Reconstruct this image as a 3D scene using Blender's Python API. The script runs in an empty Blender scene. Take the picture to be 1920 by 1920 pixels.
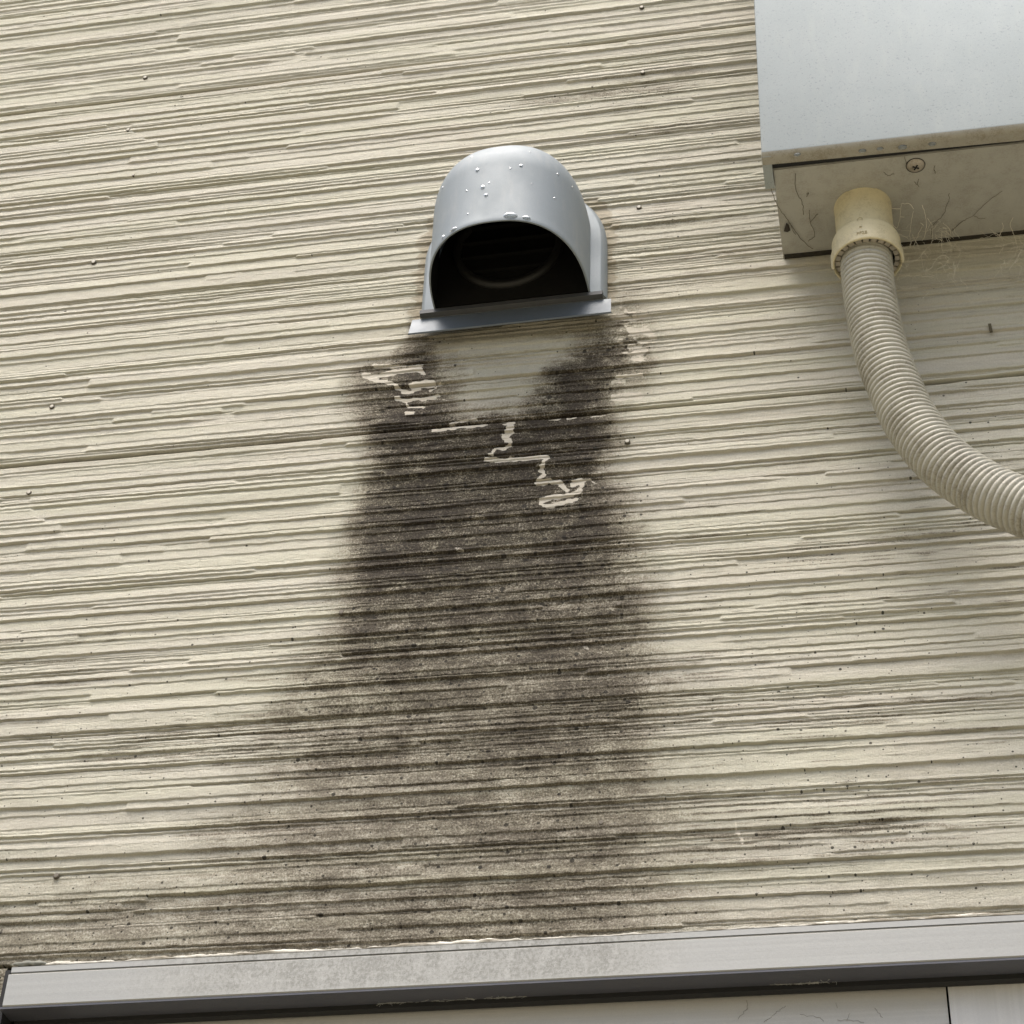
import bpy, bmesh, math, random
import numpy as np
from mathutils import Vector, Matrix

S = bpy.context.scene
COL = S.collection
# ------------------------------------------------------------------ camera
yaw, pit, rol = [math.radians(a) for a in (12.43, 38.33, 3.04)]
F = 3900.0                                   # focal length in photo pixels (1920 wide)
cy, sy = math.cos(yaw), math.sin(yaw); cp, sp = math.cos(pit), math.sin(pit); cr, sr = math.cos(rol), math.sin(rol)
FW = np.array([-sy*cp, cy*cp, sp]); RT = np.array([cy, sy, 0.0]); UP = np.cross(RT, FW)
CR = cr*RT + sr*UP; CU = -sr*RT + cr*UP
CAM = np.array([0, 0, 2.6]) - 1.56*FW
cam = bpy.data.cameras.new('camera'); cam.sensor_width = 36; cam.lens = F/1920*36
cam.clip_start = 0.02; cam.clip_end = 400
co = bpy.data.objects.new('camera', cam); COL.objects.link(co)
M = Matrix(((CR[0], CU[0], -FW[0], CAM[0]), (CR[1], CU[1], -FW[1], CAM[1]), (CR[2], CU[2], -FW[2], CAM[2]), (0, 0, 0, 1)))
co.matrix_world = M
S.camera = co
# ------------------------------------------------------------------ light
S.view_settings.view_transform = 'Standard'; S.view_settings.look = 'None'
S.view_settings.exposure = 1.22; S.view_settings.gamma = 1
w = bpy.data.worlds.new('World'); S.world = w; w.use_nodes = True
nt = w.node_tree; nt.nodes.clear()
sky = nt.nodes.new('ShaderNodeTexSky'); sky.sky_type = 'NISHITA'; sky.sun_disc = False
SUN_EL, SUN_AZ = math.radians(69), math.radians(-12)      # azimuth measured from the wall normal, towards the left
sdir = Vector((math.sin(SUN_AZ)*math.cos(SUN_EL), -math.cos(SUN_AZ)*math.cos(SUN_EL), math.sin(SUN_EL)))
sky.sun_elevation = SUN_EL; sky.sun_rotation = math.atan2(sdir.x, sdir.y)
sky.air_density = 1.0; sky.dust_density = 5.2; sky.ozone_density = 0.3; sky.altitude = 50
bg = nt.nodes.new('ShaderNodeBackground'); bg.inputs['Strength'].default_value = 0.112
ow = nt.nodes.new('ShaderNodeOutputWorld')
nt.links.new(sky.outputs[0], bg.inputs[0]); nt.links.new(bg.outputs[0], ow.inputs[0])
sun = bpy.data.lights.new('sun', 'SUN'); sun.energy = 1.65; sun.angle = math.radians(48); sun.color = (1.0, 0.975, 0.925)
so = bpy.data.objects.new('sun', sun); COL.objects.link(so)
so.rotation_euler = sdir.to_track_quat('Z', 'Y').to_euler()

# ------------------------------------------------------------------ helpers
def P(px, py, Y=0.0):
    """point of the plane y=Y seen at photo pixel (px,py)"""
    d = FW + CR*(px-960)/F - CU*(py-960)/F
    return CAM + d*((Y-CAM[1])/d[1])
def PZ(px, py, Z):
    d = FW + CR*(px-960)/F - CU*(py-960)/F
    return CAM + d*((Z-CAM[2])/d[2])
def pix(X, Z, Y=0.0):
    dx, dy, dz = X-CAM[0], Y-CAM[1], Z-CAM[2]
    q = dx*FW[0]+dy*FW[1]+dz*FW[2]
    return 960+F*(dx*CR[0]+dy*CR[1]+dz*CR[2])/q, 960-F*(dx*CU[0]+dy*CU[1]+dz*CU[2])/q

def tag(o, label=None, cat=None, group=None, kind=None):
    if label: o['label'] = label
    if cat: o['category'] = cat
    if group: o['group'] = group
    if kind: o['kind'] = kind
    return o
def empty(name, loc, label, cat, group=None):
    o = bpy.data.objects.new(name, None); COL.objects.link(o); o.location = loc
    o.empty_display_size = .05
    return tag(o, label, cat, group)
def link(name, me, mat, parent=None, smooth=True, loc=None):
    o = bpy.data.objects.new(name, me); COL.objects.link(o)
    if mat: me.materials.append(mat)
    if smooth:
        me.polygons.foreach_set('use_smooth', [True]*len(me.polygons))
    if loc is not None: o.location = loc
    if parent is not None:
        o.parent = parent
    return o
def mesh(vs, fs):
    me = bpy.data.meshes.new('m'); me.from_pydata([tuple(map(float, v)) for v in vs], [], fs); me.update(); return me
def bm_obj(name, bm, mat, parent=None, smooth=False, bevel=0, seg=2):
    if bevel:
        es = [e for e in bm.edges if len(e.link_faces) == 2 and e.calc_face_angle(0) > .5]
        bmesh.ops.bevel(bm, geom=es, offset=bevel, segments=seg, profile=.5, affect='EDGES', clamp_overlap=True)
    bmesh.ops.recalc_face_normals(bm, faces=bm.faces)
    me = bpy.data.meshes.new('m'); bm.to_mesh(me); bm.free()
    o = link(name, me, mat, parent, smooth)
    if bevel and not smooth:
        me.polygons.foreach_set('use_smooth', [True]*len(me.polygons))
        me.set_sharp_from_angle(angle=math.radians(50))
    return o
def add_box(bm, x0, x1, y0, y1, z0, z1):
    v = [bm.verts.new(p) for p in ((x0,y0,z0),(x1,y0,z0),(x1,y1,z0),(x0,y1,z0),(x0,y0,z1),(x1,y0,z1),(x1,y1,z1),(x0,y1,z1))]
    for f in ((0,3,2,1),(4,5,6,7),(0,1,5,4),(1,2,6,5),(2,3,7,6),(3,0,4,7)): bm.faces.new([v[i] for i in f])
def box(name, x0, x1, y0, y1, z0, z1, mat, parent=None, bevel=0):
    bm = bmesh.new(); add_box(bm, x0, x1, y0, y1, z0, z1)
    return bm_obj(name, bm, mat, parent, bevel=bevel)
def grid_mesh(V, close_u=False, close_v=False):
    """V: (n,m,3) array -> quad mesh"""
    n, m = V.shape[:2]
    me = bpy.data.meshes.new('m')
    I = np.arange(n*m).reshape(n, m)
    if close_u: I = np.vstack([I, I[:1]])
    if close_v: I = np.hstack([I, I[:, :1]])
    q = np.stack([I[:-1, :-1], I[1:, :-1], I[1:, 1:], I[:-1, 1:]], -1).reshape(-1, 4)
    me.vertices.add(n*m); me.vertices.foreach_set('co', V.reshape(-1).astype(np.float32))
    me.loops.add(q.size); me.loops.foreach_set('vertex_index', q.reshape(-1).astype(np.int32))
    me.polygons.add(len(q)); me.polygons.foreach_set('loop_start', np.arange(0, q.size, 4, dtype=np.int32))
    me.polygons.foreach_set('loop_total', np.full(len(q), 4, dtype=np.int32))
    me.update(calc_edges=True); me.validate()
    return me
def frames(pts):
    pts = np.asarray(pts, float); t = np.gradient(pts, axis=0); t /= np.linalg.norm(t, axis=1)[:, None]
    n = np.cross(t[0], [0, 1, 0.01]); n /= np.linalg.norm(n); N = [n]
    for i in range(1, len(pts)):
        n = N[-1] - t[i]*np.dot(N[-1], t[i]); N.append(n/np.linalg.norm(n))
    N = np.array(N); return t, N, np.cross(t, N)
def tube_mesh(pts, rad, seg=8):
    pts = np.asarray(pts, float); t, n, b = frames(pts)
    rad = np.broadcast_to(rad, (len(pts),))
    a = np.linspace(0, 2*math.pi, seg, endpoint=False)
    V = pts[:, None] + rad[:, None, None]*(np.cos(a)[None, :, None]*n[:, None] + np.sin(a)[None, :, None]*b[:, None])
    return grid_mesh(V, close_v=True)
def catmull(p, n):
    p = np.asarray(p, float); q = np.vstack([2*p[0]-p[1], p, 2*p[-1]-p[-2]]); out = []
    for i in range(1, len(q)-2):
        t = np.linspace(0, 1, n, endpoint=False)[:, None]
        out.append(.5*((2*q[i]) + (-q[i-1]+q[i+1])*t + (2*q[i-1]-5*q[i]+4*q[i+1]-q[i+2])*t**2 + (-q[i-1]+3*q[i]-3*q[i+1]+q[i+2])*t**3))
    out.append(p[-1:]); return np.vstack(out)
def arclen(p, step):
    d = np.r_[0, np.cumsum(np.linalg.norm(np.diff(p, axis=0), axis=1))]
    s = np.arange(0, d[-1], step); return np.stack([np.interp(s, d, p[:, k]) for k in range(3)], 1), s
def join_meshes(ms):
    bm = bmesh.new()
    for m in ms: bm.from_mesh(m); bpy.data.meshes.remove(m)
    me = bpy.data.meshes.new('m'); bm.to_mesh(me); bm.free(); return me
def lathe(prof, seg=48, close=False):
    """prof: list of (r,z) -> mesh round z axis"""
    pr = np.array(prof, float); a = np.linspace(0, 2*math.pi, seg, endpoint=False)
    V = np.stack([pr[:, 0][:, None]*np.cos(a), pr[:, 0][:, None]*np.sin(a), np.repeat(pr[:, 1][:, None], seg, 1)], -1)
    return grid_mesh(V[::-1], close_u=close, close_v=True)

rng = np.random.default_rng(7)
def noise1(x, scale, seed):
    """smooth 1-d value noise in -1..1"""
    r = np.random.default_rng(seed).uniform(-1, 1, 4096)
    t = x*scale + 1000.0; i = np.floor(t).astype(int); f = t-i; f = f*f*(3-2*f)
    return r[i % 4096]*(1-f) + r[(i+1) % 4096]*f
def noise2(x, y, sx, sy_, seed):
    g = np.random.default_rng(seed).uniform(-1, 1, (512, 512))
    u = x*sx+300.0; v = y*sy_+300.0; i = np.floor(u).astype(int); j = np.floor(v).astype(int)
    fu = u-i; fv = v-j; fu = fu*fu*(3-2*fu); fv = fv*fv*(3-2*fv); i %= 512; j %= 512; i1 = (i+1) % 512; j1 = (j+1) % 512
    return (g[i, j]*(1-fu)+g[i1, j]*fu)*(1-fv) + (g[i, j1]*(1-fu)+g[i1, j1]*fu)*fv
def sstep(a, b, x):
    t = np.clip((x-a)/(b-a), 0, 1); return t*t*(3-2*t)

# ------------------------------------------------------------------ materials
class NT:
    def __init__(s, name):
        s.m = bpy.data.materials.new(name); s.m.use_nodes = True; s.t = s.m.node_tree
        s.b = s.t.nodes['Principled BSDF']; s.co = s.t.nodes.new('ShaderNodeTexCoord').outputs['Object']
    def n(s, typ, **kw):
        o = s.t.nodes.new('ShaderNode'+typ)
        for k, v in kw.items(): setattr(o, k, v)
        return o
    def l(s, a, b): s.t.links.new(a, b)
    def put(s, sock, v):
        if hasattr(v, 'links') or isinstance(v, bpy.types.NodeSocket): s.l(v, sock)
        else: sock.default_value = v
    def mapping(s, scale=(1, 1, 1), src=None, loc=(0, 0, 0)):
        m = s.n('Mapping'); m.inputs['Scale'].default_value = scale; m.inputs['Location'].default_value = loc
        s.l(src or s.co, m.inputs[0]); return m.outputs[0]
    def noise(s, scale, detail=4, rough=.55, src=None, stretch=None, w=0):
        o = s.n('TexNoise'); o.inputs['Scale'].default_value = scale; o.inputs['Detail'].default_value = detail; o.inputs['Roughness'].default_value = rough
        v = s.mapping(stretch or (1, 1, 1), src, (w, w*.7, w*1.3)); s.l(v, o.inputs['Vector']); return o.outputs['Fac']
    def math(s, op, a, b=0.0, c=0.0, clamp=False):
        o = s.n('Math', operation=op, use_clamp=clamp); s.put(o.inputs[0], a); s.put(o.inputs[1], b)
        if op in ('MULTIPLY_ADD',): s.put(o.inputs[2], c)
        return o.outputs[0]
    def rng(s, v, a, b, c=0.0, d=1.0, smooth=True):
        o = s.n('MapRange', interpolation_type='SMOOTHSTEP' if smooth else 'LINEAR'); s.put(o.inputs[0], v)
        for i, q in enumerate((a, b, c, d)): o.inputs[i+1].default_value = q
        return o.outputs[0]
    def mix(s, f, a, b, mode='MIX'):
        o = s.n('Mix', data_type='RGBA', blend_type=mode); s.put(o.inputs[0], f)
        for k, q in ((6, a), (7, b)):
            if isinstance(q, tuple): q = (*q, 1) if len(q) == 3 else q
            s.put(o.inputs[k], q)
        return o.outputs[2]
    def attr(s, name):
        o = s.n('Attribute', attribute_name=name); return o.outputs['Fac']
    def bump(s, h, strength=.3, dist=.001, prev=None):
        o = s.n('Bump'); o.inputs['Strength'].default_value = strength; o.inputs['Distance'].default_value = dist; s.l(h, o.inputs['Height'])
        if prev: s.l(prev, o.inputs['Normal'])
        return o.outputs[0]
    def set(s, **kw):
        for k, v in kw.items():
            k = {'color': 'Base Color', 'rough': 'Roughness', 'metal': 'Metallic', 'normal': 'Normal', 'spec': 'Specular IOR Level',
                 'trans': 'Transmission Weight', 'ior': 'IOR', 'alpha': 'Alpha'}[k]
            if isinstance(v, tuple) and len(v) == 3: v = (*v, 1)
            s.put(s.b.inputs[k], v)
        return s.m

def mat_siding():
    s = NT('cream_siding')
    tint = s.noise(1, 3, .5, stretch=(3, 3, 60))
    base = s.mix(s.rng(tint, .35, .65), (.602, .575, .482), (.59, .573, .458))
    pink = s.noise(1, 4, .6, stretch=(9, 9, 30), w=4)
    base = s.mix(s.math('MULTIPLY', s.rng(pink, .5, .72), .5), base, (.585, .545, .457))
    # pale paint fading and light grime
    g = s.noise(900, 2, .6)
    base = s.mix(s.rng(g, .25, .75, .0, .34), base, (.40, .355, .27))
    soot = s.attr('soot'); n1 = s.noise(620, 3, .7, w=2); clean = s.rng(s.math('MULTIPLY_ADD', s.math('SUBTRACT', n1, .5), .7, s.attr('clean')), .42, .62); caulk = s.attr('caulk'); spot = s.attr('spots')
    n2 = s.noise(1, 4, .65, stretch=(60, 60, 200), w=7); n3 = s.noise(38, 4, .6, w=9)
    nn = s.math('ADD', s.math('MULTIPLY_ADD', s.noise(760, 2, .8, w=6), .95, s.math('MULTIPLY_ADD', n1, .55, -.3)), s.math('ADD', s.math('MULTIPLY', n2, .6), s.math('MULTIPLY', n3, .5)))
    k = s.rng(nn, .76, 1.24, .25, 1.7, False)
    d = s.math('MULTIPLY', soot, k)
    d = s.math('MULTIPLY', d, s.math('SUBTRACT', 1.0, s.math('MULTIPLY', clean, s.rng(n1, .2, .5, .7, 1.0))))
    ratio = s.math('POWER', 2.718, s.math('MULTIPLY', s.math('POWER', d, 1.15), -3.3))
    # soot is brown-violet in places
    hue = s.mix(s.rng(n3, .4, .62), (.027, .023, .015), (.028, .023, .018))
    colr = s.mix(ratio, hue, base)
    colr = s.mix(s.rng(ratio, .08, .85, 1, 0, False), colr, s.mix(1.0, colr, (1.0, .92, .82), 'MULTIPLY'))
    # mould freckles : tiny dark dots thrown over the weathered zones
    for sc, r0, w_ in ((66, .115, 3.1), (150, .13, 5.3), (96, .12, 1.7)):
        v = s.n('TexVoronoi', feature='F1', voronoi_dimensions='2D'); v.inputs['Scale'].default_value = sc
        sx = s.n('SeparateXYZ'); s.l(s.co, sx.inputs[0]); cx2 = s.n('CombineXYZ'); s.l(s.math('ADD', sx.outputs[0], w_), cx2.inputs[0]); s.l(sx.outputs[2], cx2.inputs[1])
        s.l(cx2.outputs[0], v.inputs['Vector'])
        rr = s.n('SeparateColor'); s.l(v.outputs['Color'], rr.inputs[0])
        gate = s.math('GREATER_THAN', s.math('MULTIPLY', spot, 1.0), rr.outputs[0])
        rad = s.math('MULTIPLY', s.math('MULTIPLY', s.math('ADD', rr.outputs[1], .35), r0), s.math('MULTIPLY_ADD', soot, .7, .45, clamp=True))
        dot = s.math('MULTIPLY', s.math('MULTIPLY', s.math('LESS_THAN', v.outputs['Distance'], rad), gate), s.math('SUBTRACT', 1.0, clean))
        colr = s.mix(s.math('MULTIPLY', dot, .85), colr, (.020, .017, .012))
    fl = s.math('MULTIPLY', s.rng(s.noise(520, 3, .8, w=14), .62, .68), s.math('MULTIPLY', soot, .38, clamp=True))
    colr = s.mix(fl, colr, (.42, .39, .32))
    # fine pepper of algae in long patches
    pep = s.rng(s.noise(1500, 2, .7, w=11), .57, .66)
    pm = s.math('MULTIPLY', pep, s.math('MULTIPLY', spot, s.rng(n2, .42, .62)))
    colr = s.mix(s.math('MULTIPLY', pm, 1.5, clamp=True), colr, (.07, .066, .045))
    colr = s.mix(s.math('MULTIPLY', clean, s.rng(n1, .3, .55, .25, .8)), colr, (.60, .55, .46))
    colr = s.mix(s.math('MULTIPLY', caulk, .75), colr, s.mix(s.rng(n3, .35, .6), (.30, .25, .17), (.38, .33, .24)))
    nb = s.bump(s.noise(800, 5, .8), 1.0, .0016)
    nb = s.bump(s.noise(1, 4, .6, stretch=(60, 60, 520), w=3), .25, .0010, nb)
    return s.set(color=colr, rough=.82, spec=.25, normal=nb)
def mat_silver(name, col, metal=.55, rough=.36, speck=.0, grime=.0, brush=None, dirt=(.2, .18, .14)):
    s = NT(name)
    c = s.mix(s.rng(s.noise(1600, 2, .6), .3, .7, 0, .5), col, tuple(x*.86 for x in col))
    if speck:
        c = s.mix(s.math('MULTIPLY', s.rng(s.noise(520, 3, .75, w=3), .60, .68), speck), c, tuple(x*.5 for x in col))
    if grime:
        gn = s.noise(1, 5, .7, stretch=(90, 90, 22), w=2)
        c = s.mix(s.math('MULTIPLY', s.rng(gn, .48, .75), grime), c, dirt)
    nb = s.bump(s.noise(1500, 2, .6), .12, .0006)
    r = s.rng(s.noise(30, 4, .6, w=5), .3, .7, rough-.06, rough+.08)
    if brush:
        bn = s.noise(1, 3, .5, stretch=brush, w=1)
        c = s.mix(s.rng(bn, .35, .65, 0, .35), c, tuple(x*.78 for x in col))
    return s.set(color=c, metal=metal, rough=r, normal=nb)
def mat_window_head():
    s = NT('anodised_head'); col = (.325, .325, .305)
    bn = s.noise(1, 3, .5, stretch=(1.2, 1.2, 420), w=1)
    c = s.mix(s.rng(bn, .35, .65, 0, .4), col, (.265, .266, .25))
    grime = s.attr('grime')
    n1 = s.noise(60, 6, .72, w=3); n2 = s.noise(420, 4, .75, w=8); n3 = s.noise(1, 4, .7, stretch=(110, 1, 45), w=6)
    wht = s.math('MULTIPLY', grime, s.rng(s.math('ADD', n1, s.math('MULTIPLY', n3, .6)), .80, .88))
    grey = s.math('MULTIPLY', grime, s.rng(s.math('ADD', n2, s.math('MULTIPLY', n1, .6)), .68, .92))
    c = s.mix(s.math('MULTIPLY', grey, .65), c, (.17, .168, .148))
    c = s.mix(s.math('MULTIPLY', wht, .32), c, (.46, .46, .44))
    pep = s.rng(s.noise(1300, 2, .7, w=12), .62, .68)
    c = s.mix(s.math('MULTIPLY', pep, s.math('MULTIPLY_ADD', grime, .6, .1)), c, (.12, .115, .10))
    r = s.math('MULTIPLY_ADD', grime, .35, .38)
    return s.set(color=c, metal=s.math('MULTIPLY_ADD', grime, -.2, .22), rough=r, normal=s.bump(n2, .2, .0005))
def mat_plain(name, col, rough=.6, var=.18, scale=120, metal=0., spec=.5, bump=.15):
    s = NT(name); n = s.noise(scale, 5, .65)
    c = s.mix(s.rng(n, .3, .7), col, tuple(x*(1-var) for x in col))
    return s.set(color=c, rough=rough, metal=metal, spec=spec, normal=s.bump(s.noise(scale*5, 3, .6), bump, .0006))
def mat_dusty(name, col, dirt, amt=.6, rough=.55, metal=0., scale=60):
    s = NT(name)
    n = s.noise(scale, 6, .7); g = s.noise(scale*12, 3, .7, w=4)
    c = s.mix(s.rng(n, .3, .7, 0, .25), col, tuple(x*.8 for x in col))
    c = s.mix(s.math('MULTIPLY', s.rng(s.math('ADD', s.math('MULTIPLY', n, .6), s.math('MULTIPLY', g, .4)), .46, .64), amt), c, dirt)
    pep = s.rng(s.noise(scale*22, 2, .7, w=9), .66, .70)
    c = s.mix(s.math('MULTIPLY', pep, .5*amt), c, tuple(x*.4 for x in dirt))
    return s.set(color=c, rough=rough, metal=metal, normal=s.bump(g, .25, .0006))

M_SIDING = mat_siding()
M_HOOD = mat_silver('silver_paint', (.225, .255, .272), .14, .6, grime=.22, dirt=(.36, .36, .34))
M_LIP = mat_silver('silver_lip', (.115, .135, .155), .25, .5)
M_DARK = mat_plain('shade_black_inside', (.006, .006, .0055), .8, .3, spec=.2)  # interior painted near-black to stand for shade; the metal itself is silver
M_RING = mat_plain('shaded_duct_metal', (.011, .011, .010), .6, .3)  # duct metal darkened to match the painted shade inside the mouth
M_LID = mat_silver('weathered_silver_lid', (.315, .347, .352), .0, .95, speck=.6, grime=.14, dirt=(.45, .46, .42))
M_BODY = mat_dusty('box_body_paint', (.375, .37, .33), (.27, .255, .215), .6, .6, .0)
M_HEAD = mat_window_head()
M_ALU = mat_silver('brushed_aluminium', (.52, .51, .48), .15, .5, brush=(1.2, 1.2, 500))
M_ALUV = mat_silver('brushed_aluminium_vertical', (.62, .61, .585), .15, .5, brush=(420, 420, 1.2))
M_RUBBER = mat_dusty('dark_underside', (.07, .073, .088), (.09, .09, .10), .4, .5)
M_BLACK = mat_plain('black_seal_and_shade', (.012, .012, .012), .8)  # black for seals and backings, and for shade modelled as fills
M_PVC = mat_dusty('yellowed_pvc', (.59, .525, .335), (.36, .31, .19), .55, .45)
M_HOSE = mat_dusty('grey_beige_hose', (.37, .355, .29), (.15, .13, .09), .6, .5, scale=45)
M_TEETH = mat_plain('ring_teeth', (.40, .36, .29), .6)
M_WEB = mat_plain('web_silk', (.80, .76, .64), .8, .3)
M_DIRTWEB = mat_plain('dusty_web', (.13, .11, .075), .9, .4)
M_SEAL = None

# ------------------------------------------------------------------ ground (out of the picture, lights the undersides)
gm = mat_plain('concrete_yard', (.25, .222, .150), .9, .25, 3)
gr = link('ground', mesh([(-60, -120, 0), (60, -120, 0), (60, 6, 0), (-60, 6, 0)], [(0, 1, 2, 3)]), gm, smooth=False)
gr['kind'] = 'structure'

# ------------------------------------------------------------------ soot and scratches on the siding, in wall coordinates
ROWS = [
 (560, [(1120,0),(1150,.10),(1180,.12),(1230,0)]),
 (590, [(755,0),(770,.12),(790,.12),(900,.02),(1140,.12),(1158,.5),(1185,.30),(1215,.12),(1260,0)]),
 (622, [(755,0),(772,.40),(800,.26),(840,.12),(930,.14),(1000,.08),(1090,.20),(1150,.42),(1200,.34),(1240,.12),(1290,0)]),
 (645, [(745,0),(765,.30),(800,.36),(832,.10),(860,.03),(1060,.03),(1095,.28),(1150,.52),(1195,.42),(1235,.16),(1270,0)]),
 (670, [(690,0),(740,.16),(765,.48),(795,.66),(822,.40),(846,.08),(1045,.04),(1072,.48),(1110,.72),(1160,.60),(1200,.42),(1230,.12),(1260,0)]),
 (700, [(650,.02),(685,.22),(720,.52),(775,.74),(815,.62),(842,.26),(868,.04),(1018,.06),(1045,.55),(1080,.84),(1125,.80),(1152,.36),(1190,.26),(1225,.06),(1260,0)]),
 (740, [(640,.04),(680,.26),(712,.58),(760,.76),(812,.70),(845,.40),(872,.10),(980,.06),(1010,.42),(1045,.78),(1085,.90),(1122,.76),(1146,.28),(1185,.05),(1230,0)]),
 (775, [(630,.03),(675,.24),(705,.56),(760,.86),(815,.80),(860,.42),(900,.18),(960,.20),(1000,.58),(1040,.84),(1090,.95),(1125,.66),(1150,.20),(1185,.02)]),
 (796, [(640,.02),(685,.18),(712,.52),(745,.92),(800,1.05),(880,.92),(960,.95),(1040,1.08),(1080,1.08),(1118,.86),(1146,.36),(1180,.05),(1220,0)]),
 (870, [(665,0.05),(698,0.19),(722,0.63),(748,0.97),(800,1.06),(900,0.99),(1000,1.01),(1080,1.01),(1115,0.72),(1143,0.34),(1175,0.12),(1215,0)]),
 (950, [(650,0.05),(684,0.21),(712,0.63),(742,0.95),(800,0.99),(860,0.88),(940,0.85),(1010,0.92),(1080,0.86),(1122,0.61),(1156,0.31),(1190,0.11),(1230,0)]),
 (1030,[(615,0.05),(652,0.21),(682,0.56),(710,0.88),(760,0.97),(820,0.88),(880,0.77),(960,0.77),(1060,0.79),(1120,0.68),(1165,0.45),(1205,0.17),(1245,0.04)]),
 (1100,[(600,0.06),(640,0.25),(678,0.59),(712,0.79),(770,0.83),(850,0.72),(950,0.65),(1050,0.72),(1130,0.68),(1182,0.49),(1220,0.19),(1260,0.05)]),
 (1180,[(580,0.03),(626,0.19),(668,0.46),(720,0.59),(790,0.62),(880,0.57),(980,0.57),(1100,0.59),(1165,0.50),(1208,0.27),(1245,0.09),(1290,0.02)]),
 (1260,[(500,0.02),(570,0.19),(630,0.31),(690,0.47),(760,0.54),(880,0.52),(1000,0.55),(1120,0.54),(1180,0.44),(1225,0.21),(1265,0.07),(1320,0.02)]),
 (1350,[(470,0.02),(540,0.18),(610,0.28),(680,0.39),(760,0.46),(880,0.44),(1000,0.49),(1120,0.50),(1185,0.41),(1230,0.21),(1285,0.09),(1380,0.03)]),
 (1450,[(420,0.03),(510,0.19),(590,0.29),(680,0.34),(780,0.39),(900,0.39),(1030,0.44),(1140,0.46),(1200,0.34),(1250,0.18),(1320,0.08),(1450,0.03)]),
 (1550,[(300,0.03),(450,0.17),(560,0.26),(660,0.29),(780,0.34),(900,0.36),(1040,0.41),(1150,0.41),(1210,0.29),(1270,0.14),(1350,0.07),(1500,0.03)]),
 (1650,[(0,0.05),(300,0.10),(480,0.22),(620,0.26),(780,0.29),(1000,0.34),(1140,0.34),(1220,0.23),(1300,0.10),(1400,0.05),(1900,0.03)]),
 (1730,[(0,.16),(300,.20),(500,.28),(700,.36),(900,.42),(1100,.40),(1230,.26),(1330,.14),(1450,.06),(1900,.03)]),
 (1790,[(0,.24),(300,.30),(500,.38),(700,.44),(900,.52),(1100,.48),(1250,.32),(1350,.18),(1500,.09),(1900,.06)]),
]
GX = np.arange(-200, 2140, 10.0)
GY = np.array([r[0] for r in ROWS], float)
GT = np.array([np.interp(GX, [q[0] for q in r[1]], [q[1] for q in r[1]],
      left=r[1][0][1] if r[1][0][0] <= 0 else 0, right=0) for r in ROWS])
def soot_at(px, py, X, Z):
    wx = px + 24*noise2(X, Z, 26, 30, 1) + 8*noise2(X, Z, 110, 300, 2)
    wy = py + 9*noise2(X, Z, 50, 50, 3)
    # below the joint the stain restarts with a crisp edge
    ix = np.clip((wx-GX[0])/10, 0, len(GX)-2.001); i = ix.astype(int); fx = ix-i
    wy = np.clip(wy, GY[0]-60, GY[-1])
    j = np.clip(np.searchsorted(GY, wy)-1, 0, len(GY)-2); fy = (wy-GY[j])/(GY[j+1]-GY[j])
    below = wy < GY[0]; fy = np.clip(fy, 0, 1)
    v = (GT[j, i]*(1-fx)+GT[j, i+1]*fx)*(1-fy) + (GT[j+1, i]*(1-fx)+GT[j+1, i+1]*fx)*fy
    v = np.where(below, v*np.clip(1-(GY[0]-wy)/60, 0, 1), v)
    return v
LINES = [  # clean trails: points in photo pixels, width px, strength
 ([(682,703),(700,708),(722,702),(760,694),(784,692),(794,700)], 9, 1), ([(684,702),(702,714),(735,719),(752,732),(766,736),(790,724),(808,722)], 7, 1),
 ([(772,724),(800,717),(812,719)], 9, 1), ([(806,733),(826,719)], 4, .8), ([(742,746),(760,752),(800,747),(822,741)], 6, 1),
 ([(756,753),(768,762),(796,765)], 5, 1), ([(762,776),(774,775)], 7, .9), ([(700,685),(740,688),(790,686)], 7, .6),
 ([(958,799),(956,808),(948,818),(952,824)], 13, 1), ([(958,824),(956,836),(942,842),(930,840),(921,852)], 7, 1),
 ([(912,861),(938,863),(980,859),(1024,856)], 8, 1), ([(1026,857),(1020,872),(1013,880),(1020,886),(1010,902)], 8, 1),
 ([(1006,906),(1030,903),(1050,905),(1062,920)], 9, 1), ([(1074,908),(1090,901)], 12, 1),
 ([(1090,908),(1086,924),(1062,931),(1024,936),(1013,944),(1024,951),(1058,944),(1080,938)], 8, 1), ([(1092,900),(1105,897),(1117,906)], 2.6, .9),
 ([(812,808),(860,803),(916,798)], 5, .9), ([(846,794),(893,787)], 5, .6), ([(900,789),(960,783),(1000,780)], 8, .45), ([(945,798),(965,795)], 4, .9),
 ([(1028,788),(1050,786)], 3.5, .7), ([(1062,785),(1080,783)], 4, .9), ([(1105,781),(1135,778)], 3, .6),
 ([(1150,594),(1185,598),(1215,592)], 9, .6), ([(1180,620),(1212,622),(1225,632)], 12, .7), ([(1180,650),(1210,655),(1190,668)], 10, .6),
 ([(1158,707),(1178,705),(1205,703)], 5, .9), ([(1150,716),(1170,714)], 6, .6), ([(1150,745),(1200,742)], 14, .6),
 
 ([(812,745),(846,752)], 4, .5),

 ([(1379,1545),(1392,1580)], 7, .8), ([(1094,1213),(1102,1215)], 6, .5), ([(856,1031),(866,1033)], 6, .5),
]
def seg_dist(px, py, a, b):
    ax, ay = a; bx, by = b; dx, dy = bx-ax, by-ay; t = np.clip(((px-ax)*dx+(py-ay)*dy)/(dx*dx+dy*dy+1e-9), 0, 1)
    return np.hypot(px-ax-t*dx, py-ay-t*dy)
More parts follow.
